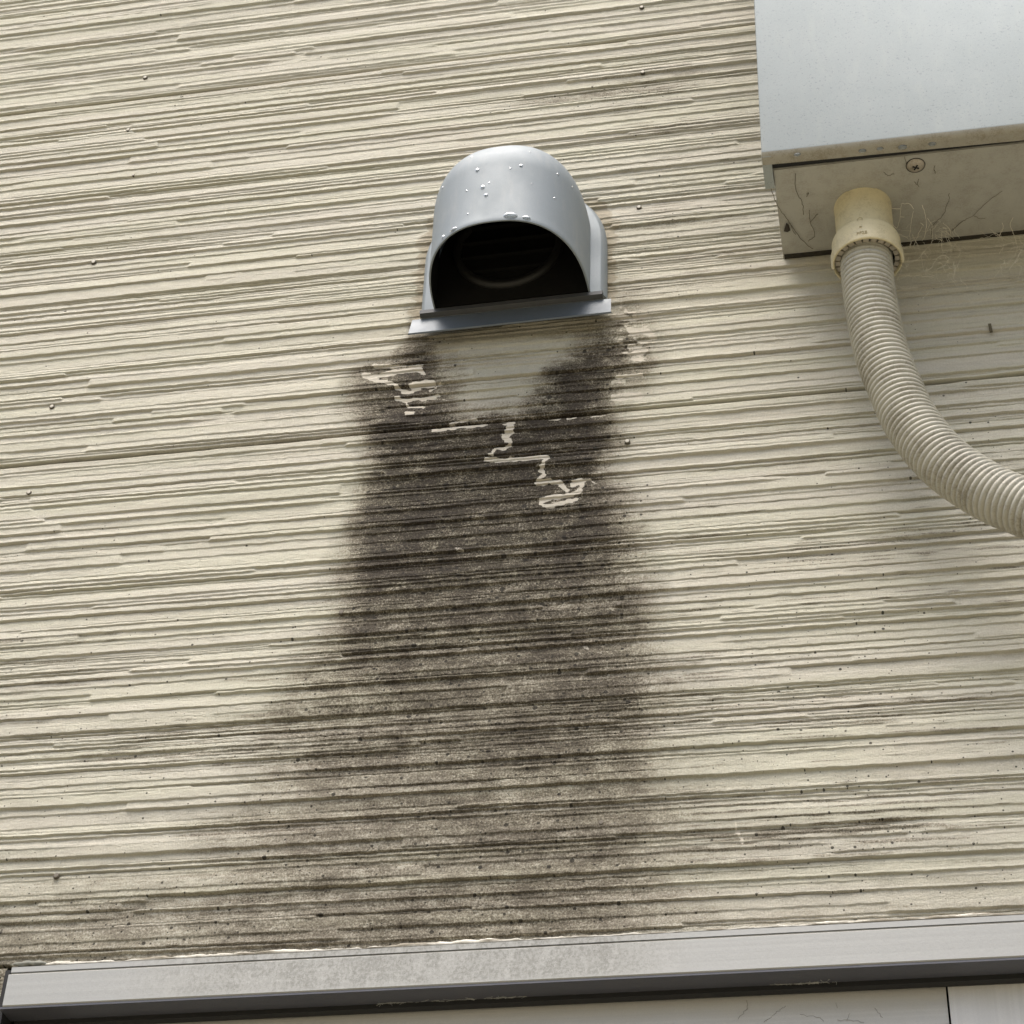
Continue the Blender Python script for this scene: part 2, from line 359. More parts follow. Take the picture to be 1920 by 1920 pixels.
def clean_at(px, py, X, Z):
    out = np.zeros_like(px)
    jx = px + 3.0*noise2(X, Z, 330, 420, 11); jy = py + 2.2*noise2(X, Z, 260, 700, 12)
    for pts, wd, st in LINES:
        xs = [p[0] for p in pts]; ys = [p[1] for p in pts]
        m = (px > min(xs)-20) & (px < max(xs)+20) & (py > min(ys)-20) & (py < max(ys)+20)
        if not m.any(): continue
        d = np.full(m.sum(), 1e9)
        for a, b in zip(pts[:-1], pts[1:]): d = np.minimum(d, seg_dist(jx[m], jy[m], a, b))
        out[m] = np.maximum(out[m], st*(1-sstep(wd*.5-1, wd*.5+1.2, d)))
    q = np.exp(-((px-1195)/38)**2-((py-635)/52)**2)*.95 + np.exp(-((px-1170)/28)**2-((py-585)/16)**2)*.7 + np.exp(-((px-735)/60)**2-((py-690)/16)**2)*.5
    t = noise2(X, Z, 260, 520, 61)*.6+noise2(X, Z, 90, 260, 62)*.6
    return np.maximum(out, np.clip(q*(.55+1.2*t), 0, .9))

# ------------------------------------------------------------------ siding wall
JOINT = 2.691; PITCH = 0.4445
wall = empty('siding_wall', (0, 0, 0), 'cream ribbed siding wall with a black soot stain running down below the vent', 'wall')
def strip_pattern(seed, height):
    """list of courses: (z of lower edge measured from the board top, level profile seed)"""
    r = np.random.default_rng(seed); z = 0.004; out = []
    while z < height-0.004:
        h = float(r.choice([r.uniform(.0020, .0040), r.uniform(.004, .0075), r.uniform(.0065, .0105)], p=[.46, .38, .16])); z += h
        out.append(z)
    return np.array(out)
COURSES = strip_pattern(21, PITCH)
def board_height(xs, zs, ztop, zbot, xoff):
    """relief (metres towards the viewer) of one embossed board on the grid xs x zs"""
    n = len(COURSES)
    H = np.zeros((len(xs), len(zs)), np.float32)
    xl = xs + xoff
    edge = np.zeros((n, len(xs))); lev = np.zeros((n, len(xs))); tilt = np.zeros((n, len(xs))); notch = np.zeros((n, len(xs)))
    for k in range(n):
        r = np.random.default_rng(1000+k)
        wob = .00035*noise1(xl, 11, 50+k) + .00016*noise1(xl, 55, 150+k) + .00028*noise1(xl, 160, 250+k) + .00020*noise1(xl, 420, 450+k)
        edge[k] = COURSES[k] + wob
        # piecewise levels along x with short ragged ends
        bx = [-2.5]; lv = [r.uniform()]
        while bx[-1] < 2.6:
            bx.append(bx[-1] + float(r.choice([r.uniform(.05, .2), r.uniform(.2, .9)], p=[.4, .6]))); lv.append(r.uniform())
        bx = np.array(bx[1:]); lv = np.array(lv)
        lv = np.where(r.uniform(size=len(lv)) < .5, .15+.25*lv, .65+.35*lv)
        ramp = r.uniform(.0012, .05, len(bx))*(r.uniform(size=len(bx)) < .4) + .0016
        L = np.full(len(xs), lv[0])
        for q in range(len(bx)): L = L + (lv[q+1]-lv[q])*sstep(bx[q], bx[q]+ramp[q], xl) if q+1 < len(lv) else L
        lev[k] = L*.0021 + .00022*noise1(xl, 22, 350+k)
        notch[k] = .0011*sstep(.0, .35, noise1(xl, 5, 550+k))*(r.uniform() < .75)
        tilt[k] = .0004+.0007*r.uniform()
    edge = np.maximum.accumulate(edge + np.arange(n)[:, None]*1e-5, axis=0)
    d = ztop - zs                                    # distance down from the board top
    order = np.argsort(d); ds = d[order]
    for i in range(len(xs)):
        z0 = np.r_[0.0, edge[:, i]][:-1]; z1 = edge[:, i]
        L = lev[:, i]; Ln = np.r_[L[1:], L[-1]]
        drop = np.clip((L+tilt[:, i]-Ln), 0, .004)   # an overhanging ledge is cut back on a slope
        wd = .0004 + .36*drop
        wd = np.minimum(wd, (np.r_[z1[1:], z1[-1]+.004]-z1)*.8+.0002)
        N = np.empty(3*n); V = np.empty(3*n)
        N[0::3] = z0 + np.r_[.0, wd[:-1]]; V[0::3] = L
        N[1::3] = np.maximum(z1-.0002, N[0::3]+.0001); V[1::3] = L + tilt[:, i]
        N[2::3] = N[1::3] + np.minimum(.0005, wd*.6+.0002); V[2::3] = np.minimum(L + tilt[:, i], Ln) - notch[:, i]
        H[i, order] = np.interp(ds, N, V)
    X, Z = np.meshgrid(xl, ztop-zs, indexing='ij')
    H += .00016*noise2(X, Z, 300, 800, 31) + .00014*noise2(X, Z, 60, 260, 32)
    # board edges: rounded top lip and bottom lip falling to the joint
    e = np.minimum(d, 10)
    H -= .0040*(1-sstep(0, .0022, d))[None, :]
    H += .0009*(1-sstep(.0010, .0045, zs-zbot))[None, :]
    H -= .0022*(1-sstep(0, .0006, zs-zbot))[None, :]
    return H - .0013
def nonuni(parts):
    out = []
    for a, b, s in parts: out.append(np.arange(a, b-1e-6, s))
    out.append(np.array([parts[-1][1]])); return np.concatenate(out)
XS = nonuni([(-1.3, -.72, .012), (-.72, -.57, .004), (-.57, -.21, .0019), (-.21, .14, .0011), (.14, .45, .0019), (.45, .62, .004), (.62, 1.5, .012)])
DZ = .00046
vent_outline = None
def board(x_arr, ztop, zbot, xoff, dz=DZ, detail=True, full_bottom=None):
    zs = np.arange(zbot, ztop, dz); zs = np.r_[zs, ztop]
    H = board_height(x_arr, zs, ztop, full_bottom if full_bottom is not None else zbot, xoff)
    X, Z = np.meshgrid(x_arr, zs, indexing='ij')
    V = np.stack([X, -H, Z], -1)
    # close top, bottom and rear with a folded skirt
    V = np.concatenate([V[:, :1]*[1, 0, 1]+[0, .010, 0], V, V[:, -1:]*[1, 0, 1]+[0, .010, 0]], 1)
    me = grid_mesh(V[::-1])
    if detail:
        VX, VZ = V[::-1, :, 0].ravel(), V[::-1, :, 2].ravel()
        px, py = pix(VX, VZ)
        soot = soot_at(px, py, VX, VZ)*np.clip((px+420)/400, 0, 1)*(1-.8*sstep(1820, 2150, py))
        # soot kept off the joint line a little, heavier just under it
        nb = noise2(VX, VZ, 9, 60, 41)*.5+noise2(VX, VZ, 30, 160, 42)*.5
        # weathering specks: lower left, lower right, and a mouldy streak above the vent
        fr = noise2(VX, VZ, 5, 330, 71)*.6 + noise2(VX, VZ, 18, 620, 72)*.5 + noise2(VX, VZ, 26, 40, 73)*.35
        soot = np.clip(soot*(1 + .38*fr*np.clip(1.15-soot, 0, 1)), 0, 1.3)
        sp_ = .025 + .60*np.clip(soot*1.6, 0, 1)
        sp_ += .16*sstep(900, 1500, py)*(px < 560) + .36*sstep(900, 1350, py)*np.exp(-((px-1560)/330)**2)*(py < 1690)
        sp_ += .5*np.exp(-((px-1150)/190)**2)*np.exp(-((py-(178-.11*(px-1150)))/17)**2) + .3*np.exp(-((px-1800)/160)**2-((py-850)/110)**2)
        sp_ = np.clip(sp_*(.75+.7*nb), 0, 1)
        streak = .22*np.exp(-((px-1130)/150)**2)*np.exp(-((py-(176-.11*(px-1130)))/9)**2)*(1+nb)
        ln_ = noise2(VX, VZ, 9, 620, 81)*.5 + noise2(VX, VZ, 60, 800, 82)*.4 + noise2(VX, VZ, 8, 22, 83)*.5
        ln_ = sstep(.18, .62, ln_)
        streak += ln_*(.20*sstep(1230, 1330, px)*sstep(780, 1000, py)*(1-sstep(1560, 1680, py)) + .14*(px < 700)*sstep(850, 1250, py)
                       + .22*np.exp(-((px-1110)/210)**2)*np.exp(-((py-(170-.11*(px-1110)))/38)**2) + .12*(py > 200)*(py < 560)*(px > 1150)*(px < 1400) + .05)
        streak += .22*np.clip(nb, 0, 1)*np.exp(-((px-1760)/160)**2-((py-880)/160)**2)
        streak += .10*np.clip(nb+.2, 0, 1)*sstep(1000, 1700, py)
        streak += .16*np.exp(-((px-560)/260)**2)*np.exp(-((py-(858-.087*(px-180)-5))/5)**2)*(py > 700)
        soot = np.clip(soot + streak, 0, 1.2)
        cl = clean_at(px, py, VX, VZ)
        # caulk smeared on the wall round the vent plate
        cx = np.abs(VX-(-.0085)); zz = VZ-2.815
        arch = np.where(zz < .070, cx, np.hypot(cx, (zz-.070)*.98))
        wdt = .0080 + .0045*noise2(VX, VZ, 30, 170, 51) + .0025*noise2(VX, VZ, 10, 420, 52)
        ck = (arch < .0775+wdt) & (zz > -.005) & (zz < .118)
        me_attr = {'soot': soot, 'clean': cl, 'caulk': ck.astype(np.float32)*(1-.3*sstep(.0775, .0775+.012, arch)), 'spots': sp_}
        for k, v in me_attr.items():
            a = me.attributes.new(k, 'FLOAT', 'POINT'); a.data.foreach_set('value', np.asarray(v, np.float32))
    o = link('siding_board', me, M_SIDING, wall, smooth=False)
    return o
XC = np.arange(-1.3, 1.501, .02); XL = np.arange(-1.3, -.3245, .02)
WTOP = 2.2462                                       # top of the window opening
b_low = board(XS, JOINT, WTOP, .012, full_bottom=WTOP-.01)
b_mid = board(XS, JOINT+PITCH+.0006, JOINT+.0015, .0)
b_top = board(nonuni([(-1.3, -.66, .012), (-.66, .30, .0024), (.30, 1.5, .012)]), JOINT+2*PITCH+.0012, JOINT+PITCH+.0016, -.012, dz=.0008)
XLL = nonuni([(-1.3, -.5, .02), (-.5, -.3295, .003)])
board(XLL, WTOP-.0003, 1.80, .02, dz=.0009)
board(XLL, 1.799, 1.36, .03, dz=.0012, detail=False)
board(XC, 1.10, .72, .0, dz=.0015, detail=False)
box('sheathing', -1.3, 1.5, .012, .06, 2.2475, 3.58, M_BLACK, wall)
box('sheathing', -1.3, -.330, .012, .06, 1.1, 2.2465, M_BLACK, wall)
box('foundation', -1.3, 1.5, .004, .10, 0.001, .718, gm, wall)
# painted nail heads
def nail_mesh():
    return lathe([(.0001, .0007), (.0015, .00065), (.0019, .0004), (.0021, .0001), (.0022, -.0004), (.0026, -.0004), (.0026, -.003)], 16)
nm = nail_mesh(); nm.materials.append(mat_dusty('painted_nail', (.46, .43, .355), (.30, .26, .2), .5)); nm.polygons.foreach_set('use_smooth', [False]*len(nm.polygons))
nm2 = None
rim_m = mat_plain('nail_shadow_ring', (.10, .085, .06), .9); nm.materials.append(rim_m)  # ring shadow round each head put in as dark colour
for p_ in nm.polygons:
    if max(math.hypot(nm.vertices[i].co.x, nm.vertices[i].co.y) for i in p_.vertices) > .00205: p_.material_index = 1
nm2 = nm.copy(); nm2.materials[0] = mat_plain('sooty_nail', (.16, .14, .11), .8)
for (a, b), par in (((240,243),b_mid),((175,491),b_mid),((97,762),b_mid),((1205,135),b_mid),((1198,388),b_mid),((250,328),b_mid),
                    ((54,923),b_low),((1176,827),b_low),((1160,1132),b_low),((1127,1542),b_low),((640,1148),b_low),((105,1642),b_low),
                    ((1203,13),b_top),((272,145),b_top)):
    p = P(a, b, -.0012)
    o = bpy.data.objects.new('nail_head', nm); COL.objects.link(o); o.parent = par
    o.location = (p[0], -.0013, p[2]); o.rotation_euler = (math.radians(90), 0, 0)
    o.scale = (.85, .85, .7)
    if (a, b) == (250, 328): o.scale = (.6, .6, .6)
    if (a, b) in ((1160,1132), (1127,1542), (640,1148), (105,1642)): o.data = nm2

# ------------------------------------------------------------------ vent hood
TL = math.radians(.7)
vx, vz = -.0069, 2.8088
vent = empty('vent_hood', (vx, 0, vz), 'silver grey metal half-round vent hood with a black open mouth and drip lip', 'vent')
vent.rotation_euler = (0, -TL, 0)
R_, D_, A_, RZ_, N_, SL_ = .0641, .0835, .0705, .0685, 2.4258, .0762
YP = -.012
th = np.linspace(0, math.pi, 97)
CX = np.sign(np.cos(th))*np.abs(np.cos(th))**(2/N_); CY = np.abs(np.sin(th))**(2/N_)
def hood_grid(off):
    R, D = R_-off, D_-off; rows = []
    def row(c, z): return np.stack([R*CX*c, YP-D*CY*c, z], 1)
    rows.append(row(1.0, SL_*D_*CY))
    rows.append(row(1.004 if off == 0 else 1.0, SL_*D_*CY + .0012))
    for q in (.06, .12, .2, .4, .6, .8):
        rows.append(row(1.0+(.003 if q == .06 and off == 0 else .0), SL_*D_*CY*(1-q) + A_*q))
    for ph in np.linspace(0, math.pi/2*.998, 40):
        rows.append(row(math.cos(ph), np.full(97, A_+(RZ_-off)*math.sin(ph))))
    return np.array(rows)
V = np.concatenate([hood_grid(.0012)[::-1], hood_grid(0)], 0)
hood_in = grid_mesh(hood_grid(.0012)[:, ::-1][:, :]); hood_out = grid_mesh(hood_grid(0))
ho = link('hood_shell', hood_out, M_HOOD, vent)
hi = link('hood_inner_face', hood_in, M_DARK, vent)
# thin folded rim joining the two skins
rimg = np.stack([hood_grid(0)[0], hood_grid(.0012)[0]], 0)
link('hood_rim', grid_mesh(rimg), M_HOOD, vent)
# wall plate: arch with a bevelled edge
def arch(hw, z0, zc, n=40, r=None):
    a = np.linspace(0, math.pi, n); pts = [(hw, z0)]
    pts += [(hw*math.cos(t), zc + (r or hw)*math.sin(t)) for t in a]; pts.append((-hw, z0)); return pts
def loops(ls, ys, name, mat):
    bm = bmesh.new(); rows = []
    for l, y in zip(ls, ys): rows.append([bm.verts.new((p[0], y, p[1])) for p in l])
    for r0, r1 in zip(rows[:-1], rows[1:]):
        for i in range(len(r0)):
            j = (i+1) % len(r0); bm.faces.new((r0[i], r0[j], r1[j], r1[i]))
    bm.faces.new(rows[-1])
    return bm_obj(name, bm, mat, vent, smooth=False)
z0p = -.001
pl = loops([arch(.0765, z0p, .062), arch(.0765, z0p, .062), arch(.0730, z0p, .062), arch(.0722, z0p, .062)], [.004, -.0055, -.0112, YP+.0003], 'wall_plate', M_HOOD)
pl.data.polygons.foreach_set('use_smooth', [True]*len(pl.data.polygons)); pl.data.set_sharp_from_angle(angle=math.radians(35))
# dark interior behind the mouth
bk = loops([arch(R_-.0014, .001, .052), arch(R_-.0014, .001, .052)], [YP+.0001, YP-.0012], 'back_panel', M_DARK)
# duct ring and the dark bore
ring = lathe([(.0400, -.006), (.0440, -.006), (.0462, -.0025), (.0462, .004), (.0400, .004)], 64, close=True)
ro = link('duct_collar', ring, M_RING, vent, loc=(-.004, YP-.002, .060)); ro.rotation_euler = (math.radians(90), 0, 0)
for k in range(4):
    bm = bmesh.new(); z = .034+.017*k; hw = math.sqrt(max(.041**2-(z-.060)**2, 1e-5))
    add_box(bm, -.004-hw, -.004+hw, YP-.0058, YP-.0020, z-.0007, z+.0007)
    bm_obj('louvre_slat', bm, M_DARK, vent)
# drip lip : folded strip below the mouth
def lip_profile(pr, x0, x1, name, mat, mit=.0):
    n = len(pr); bm = bmesh.new()
    A = [bm.verts.new((x0-mit*i, y, z)) for i, (y, z) in enumerate(pr)]; B = [bm.verts.new((x1+mit*i, y, z)) for i, (y, z) in enumerate(pr)]
    for i in range(n-1): bm.faces.new((A[i], A[i+1], B[i+1], B[i]))
    me_o = bm_obj(name, bm, mat, vent)
    sol = me_o.modifiers.new('thick', 'SOLIDIFY'); sol.thickness = .0009; sol.offset = 0
    return me_o
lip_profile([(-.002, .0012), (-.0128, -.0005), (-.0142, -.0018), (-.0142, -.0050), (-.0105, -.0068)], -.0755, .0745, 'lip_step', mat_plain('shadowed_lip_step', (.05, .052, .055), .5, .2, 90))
lip_profile([(-.0080, -.0072), (-.0100, -.0078), (-.0158, -.0275), (-.0150, -.0283)], -.0815, .0800, 'drip_lip', M_LIP, .0008)
# plate rivet
rv = link('rivet', lathe([(.0001, .0008), (.0012, .0006), (.0017, .0001), (.0017, -.001)], 14), M_HOOD, vent, loc=(.0688, -.0105, .034)); rv.rotation_euler = (math.radians(90), 0, 0)

# water drops on the hood
M_DROP = NT('water').set(color=(.50, .54, .57), rough=.3, trans=.7, ior=1.2)
def hood_point(px, py):
    """where the line of sight meets the outer hood"""
    d = FW + CR*(px-960)/F - CU*(py-960)/F
    c, s_ = math.cos(TL), math.sin(TL)
    for t in np.arange(1.35, 1.75, .0004):
        q = CAM + d*t; x, z = q[0]-vx, q[2]-vz; lx, lz = c*x+s_*z, -s_*x+c*z
        ux = abs(lx)/R_; uy = max(YP-q[1], 0)/D_
        zz = max(lz-A_, 0)/RZ_; rr = (ux**N_+uy**N_)**(2/N_) + zz*zz
        if rr <= 1.0 and lz > -.001: 
            g = np.array([math.copysign(ux**(N_-1)/R_, lx), -uy**(N_-1)/D_, zz/RZ_]); g /= np.linalg.norm(g)
            return q, g
    return None
random.seed(3)
drops = [(895,319,5),(977,311,4.2),(957,316,2.6),(905,351,5),(911,366,4.6),(917,343,2.4),(875,358,2.6),(1046,327,2.8),(1073,351,2.4),(1040,372,2.6),
         (957,407,13),(987,411,8),(851,433,8),(831,447,5),(830,352,3),(993,285,2.2),(997,344,1.4),(877,403,2.2),(884,294,2.5)]
DL = {(895,319): 'round water drop at the upper left of the vent hood, above the tight pair', (977,311): 'water drop at the upper right of the vent hood, beside a small smear',
 (957,316): 'small water drop near the crown of the vent hood, between two larger ones', (905,351): 'upper drop of the tight pair at the left of the hood face',
 (911,366): 'lower drop of the tight pair at the left of the hood face', (917,343): 'small drop just right of the tight pair on the hood face',
 (875,358): 'small lone drop left of the tight pair on the hood face', (1046,327): 'small drop high on the right shoulder of the vent hood',
 (1073,351): 'small drop farthest right on the vent hood', (1040,372): 'small drop on the right flank of the hood, lowest of three there',
 (957,407): 'widest flat water drop, at the middle of the hood rim', (987,411): 'flat water drop on the hood rim just right of the widest drop',
 (851,433): 'flat water drop on the left part of the hood rim', (831,447): 'smaller water drop at the lower left end of the hood rim',
 (830,352): 'small drop on the far left outline of the vent hood', (993,285): 'tiny drop near the very top of the vent hood, right of centre',
 (997,344): 'tiny speck of water alone right of the middle of the hood face', (877,403): 'tiny drop just above the left part of the hood rim',
 (884,294): 'tiny drop near the top of the vent hood, left of centre'}
for px, py, r in drops:
    hp = hood_point(px, py if py < 400 else py-2)
    if hp is None: continue
    q, g = hp; rad = r*.00046
    me = lathe([(.0001, .55), (.35, .50), (.66, .37), (.88, .18), (1.0, -.05), (.98, -.25), (.5, -.45), (.0001, -.5)], 20)
    big = r > 7
    co_ = np.array([v.co[:] for v in me.vertices]); co_ *= rad; co_[:, 1 if big else 0] *= (.55 if big else .85); co_[:, 2] *= .9
    me.vertices.foreach_set('co', co_.ravel()); me.update()
    o = link('water_drop', me, M_DROP, loc=Vector(q)); zq = Vector(g).to_track_quat('Z', 'Y'); o.rotation_euler = zq.to_euler()
    tag(o, DL[(px, py)] , 'water drop', 'water drops on the vent hood')

# ------------------------------------------------------------------ junction box, upper right
BX0, BX1, BZ, BT = .2120, .62, 2.8385, 3.26
jb = empty('junction_box', (.40, 0, BZ), 'large pale grey metal box with folded front lid mounted at upper right', 'junction box')
def jbox(name, x0, x1, y0, y1, z0, z1, mat, bevel=.001):
    bm = bmesh.new(); add_box(bm, x0-.40, x1-.40, y0, y1, z0-BZ, z1-BZ)
    return bm_obj(name, bm, mat, jb, bevel=bevel)
jbox('body', BX0, BX1, -.0962, .001, BZ, BT, M_BODY, .0008)
jbox('body_flange', BX0+.0005, BX1-.001, -.0958, -.066, BZ-.0009, BZ+.004, M_BODY, .0004)
# lid: front pan with rounded lower fold, short flanges on every side
bm = bmesh.new()
def add_lid(bm):
    r = .0045; x0, x1 = .2052-.40, BX1+.007-.40; y = -.1135
    prof = [(-.1042, 2.8362-BZ)]
    # underside flange then rounded fold to the face
    for a in np.linspace(0, math.pi/2, 7): prof.append((y+r-r*math.sin(a), 2.8362-BZ+r-r*math.cos(a)))
    prof += [(y, 3.30-BZ), (-.085, 3.30-BZ)]
    A = [bm.verts.new((x0, py, pz)) for py, pz in prof]; B = [bm.verts.new((x1, py, pz)) for py, pz in prof]
    for i in range(len(prof)-1): bm.faces.new((A[i], B[i], B[i+1], A[i+1]))
add_lid(bm)
lid = bm_obj('lid', bm, M_LID, jb, smooth=True); lid.data.set_sharp_from_angle(angle=math.radians(40))
sm = lid.modifiers.new('thick', 'SOLIDIFY'); sm.thickness = .0011; sm.offset = 0
for xa, xb in ((.2046, .2117), (BX1+.0034, BX1+.0076)):
    jbox('lid_side', xa, xb, -.1120, -.0790, BZ-.0026, 3.299, M_FOLD if 0 else M_LID, .0008)
jbox('gap_shade_fill', BX0-.003, BX1+.003, -.1060, -.0966, BZ+.0006, BT, M_BLACK, 0)  # black fill puts the shade of the lid gap into the colour
# lower fold of the lid, browner than its face
M_FOLD = mat_dusty('lid_fold_brown', (.33, .315, .265), (.22, .195, .14), .8, .65, scale=90)
bm = bmesh.new(); r = .0045; prof = []
for a in np.linspace(-.0, math.pi/2*.80, 7): prof.append((-.1135+r-(r+.0009)*math.sin(a), 2.8362-BZ+r-(r+.0009)*math.cos(a)))
prof = [(-.1042, 2.8362-BZ-.0009)] + prof
A = [bm.verts.new((.2048-.40, a, b)) for a, b in prof]; B = [bm.verts.new((BX1+.007-.40, a, b)) for a, b in prof]
for i in range(len(prof)-1): bm.faces.new((A[i], B[i], B[i+1], A[i+1]))
for v in B[:1]: v.co.y += .0075
bm_obj('lid_lower_fold', bm, M_FOLD, jb, smooth=True)
jbox('rear_gap', BX0+.001, BX1, -.0040, .0005, BZ-.0013, BZ+.0001, mat_plain('gap_dirt', (.035, .03, .02), .95, .5, 300), 0)
# truss head screw under the body
sp0 = PZ(1717, 313, BZ-.003)
scr = link('screw', lathe([(.0001, -.0026), (.003, -.0024), (.0055, -.0016), (.0068, -.0004), (.0069, .0018)][::-1], 28), mat_dusty('screw_metal', (.42, .38, .32), (.2, .17, .12), .7, .45, .4, 150), jb, loc=(sp0[0]-.40, sp0[1], -.0010))
bm = bmesh.new(); add_box(bm, -.0026, .0026, -.0005, .0005, -.0031, -.0018); add_box(bm, -.0005, .0005, -.0026, .0026, -.00311, -.00181)
cx_ = bm_obj('cross_recess', bm, M_BLACK, scr); cx_.rotation_euler = (0, 0, .5)
link('screw_shadow_ring', lathe([(.0068, -.0001), (.0073, -.0003), (.0073, .002)][::-1], 28), M_BLACK, jb, loc=(sp0[0]-.40, sp0[1], -.0012))  # black ring modelled as the shadow round the screw head
for i, (a, b, s) in enumerate([(1495,290,.0026),(1617,283,.0030),(1650,279,.0026),(1692,276,.0036),(1748,270,.0030)]):
    q = PZ(a, b, 2.8353)
    o = link('water_drop', lathe([(.0001, -.55), (.45, -.5), (.8, -.3), (1.0, 0), (.0001, .1)][::-1], 18), M_DROP, loc=(q[0], q[1], 2.8352)); o.scale = (s, s*.7, s*.6)
    tag(o, ('leftmost', 'second from left', 'middle', 'widest, fourth from left,', 'rightmost')[i] + ' clear water drop under the lower edge of the grey box lid', 'water drop', 'water drops under the box lid')

# ------------------------------------------------------------------ corrugated conduit
cd = empty('corrugated_conduit', (.277, -.045, BZ), 'beige grey ribbed plastic conduit curving right from a yellowed collar under the metal box', 'conduit')
def cloc(o): o.location = (0, 0, 0); return o
HX, HY = .2775, -.046
co1 = link('coupling', lathe([(.0223, .004), (.0223, -.003), (.0220, -.004), (.0220, -.036), (.0225, -.037)], 64), M_PVC, cd, loc=(HX-.277, HY+.045, 0))
Z1, Z2 = -.0385, -.0605
col_ = link('collar', lathe([(.0219, Z1+.0022), (.0232, Z1+.0021), (.0255, Z1-.0002), (.0262, Z1-.0022), (.0266, Z2+.0014), (.0262, Z2), (.0250, Z2), (.0245, Z2+.002), (.0243, Z2+.014)], 72), M_PVC, co1)
for s in (-1, 1): link('collar_lug', join_meshes([tube_mesh([(s*.0250, .003, Z2+.022), (s*.0258, .003, Z2+.014), (s*.0260, .003, Z2+.002), (s*.0254, .003, Z2-.001)], [.0006, .0018, .0018, .0007], 8)]), M_PVC, co1)
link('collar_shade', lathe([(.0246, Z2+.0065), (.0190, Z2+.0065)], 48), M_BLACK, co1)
for k in range(24):
    a = 2*math.pi*k/24
    bm = bmesh.new(); add_box(bm, .0207, .0243, -.0022, .0022, Z2+.0015, Z2+.0060)
    bmesh.ops.rotate(bm, verts=bm.verts, cent=(0, 0, 0), matrix=Matrix.Rotation(a, 3, 'Z'))
    bm_obj('grip_tooth', bm, M_TEETH, co1)
# raised lettering and size mark moulded on the collar
def moulded(txt, size, zc, ang0):
    cu = bpy.data.curves.new('t', 'FONT'); cu.body = txt; cu.size = size; cu.extrude = .00025; cu.align_x = 'CENTER'
    ob = bpy.data.objects.new('t', cu); COL.objects.link(ob); dg = bpy.context.evaluated_depsgraph_get()
    me = bpy.data.meshes.new_from_object(ob.evaluated_get(dg)); bpy.data.objects.remove(ob)
    for v in me.vertices:
        a = ang0 + v.co.x/.0265; rr = .0268+v.co.z*.8; z = zc+v.co.y
        v.co = (rr*math.cos(a), rr*math.sin(a), z)
    return me
lt = link('moulded_mark', join_meshes([moulded('PF28', .0042, Z2+.0045, -math.pi/2-.10), moulded('=', .004, Z2+.011, -math.pi/2-.12), tube_mesh([(.0268*math.cos(-math.pi/2-.12+a_), .0268*math.sin(-math.pi/2-.12+a_), Z2+.0205+.0016*math.sin(b_)) for a_, b_ in [(.07*math.cos(q), q) for q in np.linspace(-.4, math.pi+.4, 10)]], .0003, 6)]), mat_plain('moulded_pvc', (.42, .36, .2), .5), co1, smooth=False)
path = [np.array([HX, HY, BZ-.045])]
for a, b, y in ((1625,498,-.046),(1632,560,-.0465),(1651,655,-.048),(1678,726,-.050),(1712,796,-.053),(1770,866,-.059),(1847,919,-.066),(1909,947,-.072),(1990,975,-.079),(2100,1000,-.085),(2240,1030,-.088)):
    path.append(P(a, b, y))
path += [path[-1]+np.array([.05, .005, -.045]), path[-1]+np.array([.07, .01, -.14]), path[-1]+np.array([.075, .012, -.30]), path[-1]+np.array([.075, .012, -.9])]
cp_ = catmull(path, 24); pp, ss = arclen(cp_, .0048/8)
ph = (ss/.0048) % 1.0
rad = .0177 + .0022*np.abs(np.sin(math.pi*ph))**.6
hose = tube_mesh(pp - np.array([.277, -.045, BZ]), rad, 56)
link('hose', hose, M_HOSE, cd)
for o in cd.children: pass

# ------------------------------------------------------------------ window
WX0, WX1 = -.3228, 1.30
win = empty('window', (.13, 0, 2.24), 'silver aluminium window frame head along the bottom, grimy in its middle stretch', 'window')
win.rotation_euler = (0, math.radians(-.29), 0)
def wb(name, x0, x1, y0, y1, z0, z1, mat, bevel=.0006, par=None):
    bm = bmesh.new(); add_box(bm, x0-.13, x1-.13, y0, y1, z0-2.24, z1-2.24)
    return bm_obj(name, bm, mat, par or win, bevel=bevel)
def grimed(name, x0, x1, y, z0, z1, mat, depth=.012):
    """front face as a fine grid so that the grime attribute can follow x, with returns at top and bottom"""
    xs = np.linspace(x0, x1, 420) - .13; prof = [(y+depth, z1), (y+.0006, z1), (y, z1-.0006)]
    prof += [(y, z1-(z1-z0)*t) for t in np.linspace(.06, .94, 8)] + [(y, z0+.0008), (y+.0008, z0), (y+depth, z0)]
    V = np.array([[(x, a, b-2.24) for a, b in prof] for x in xs]); me = grid_mesh(V)
    px, py = pix(V[..., 0].ravel()+.13, V[..., 2].ravel()+2.24, y)
    g = sstep(150, 520, px)*(1-sstep(1080, 1330, px)) + .12
    t = (V[..., 2].ravel()+2.24-z0)/(z1-z0); g = g*(1-.75*(1-sstep(.0, .14, t)))
    a = me.attributes.new('grime', 'FLOAT', 'POINT'); a.data.foreach_set('value', np.clip(g, 0, 1).astype(np.float32))
    o = link(name, me, mat, win); me.set_sharp_from_angle(angle=math.radians(40))
    return o
grimed('head_flange', WX0+.0005, WX1, -.0078, 2.2379, 2.2431, M_HEAD)
grimed('frame_head', WX0, WX1, -.0096, 2.2137, 2.2368, M_HEAD, .013)
wb('head_core', WX0, WX1, .0042, .075, 2.2142, 2.2432, M_BLACK, 0)
wb('head_seal', WX0+.001, WX1, -.0058, .004, 2.2372, 2.2376, M_BLACK, 0)
wb('drip_underside', WX0-.002, WX1, -.0090, .0100, 2.2122, 2.2135, M_RUBBER, .0003)
wb('jamb', WX0-.0055, WX0-.0015, -.004, .07, 1.12, 2.2425, M_BLACK, 0)
wb('jamb', WX0, WX0+.028, .012, .07, 1.12, 2.2105, M_BLACK, 0)
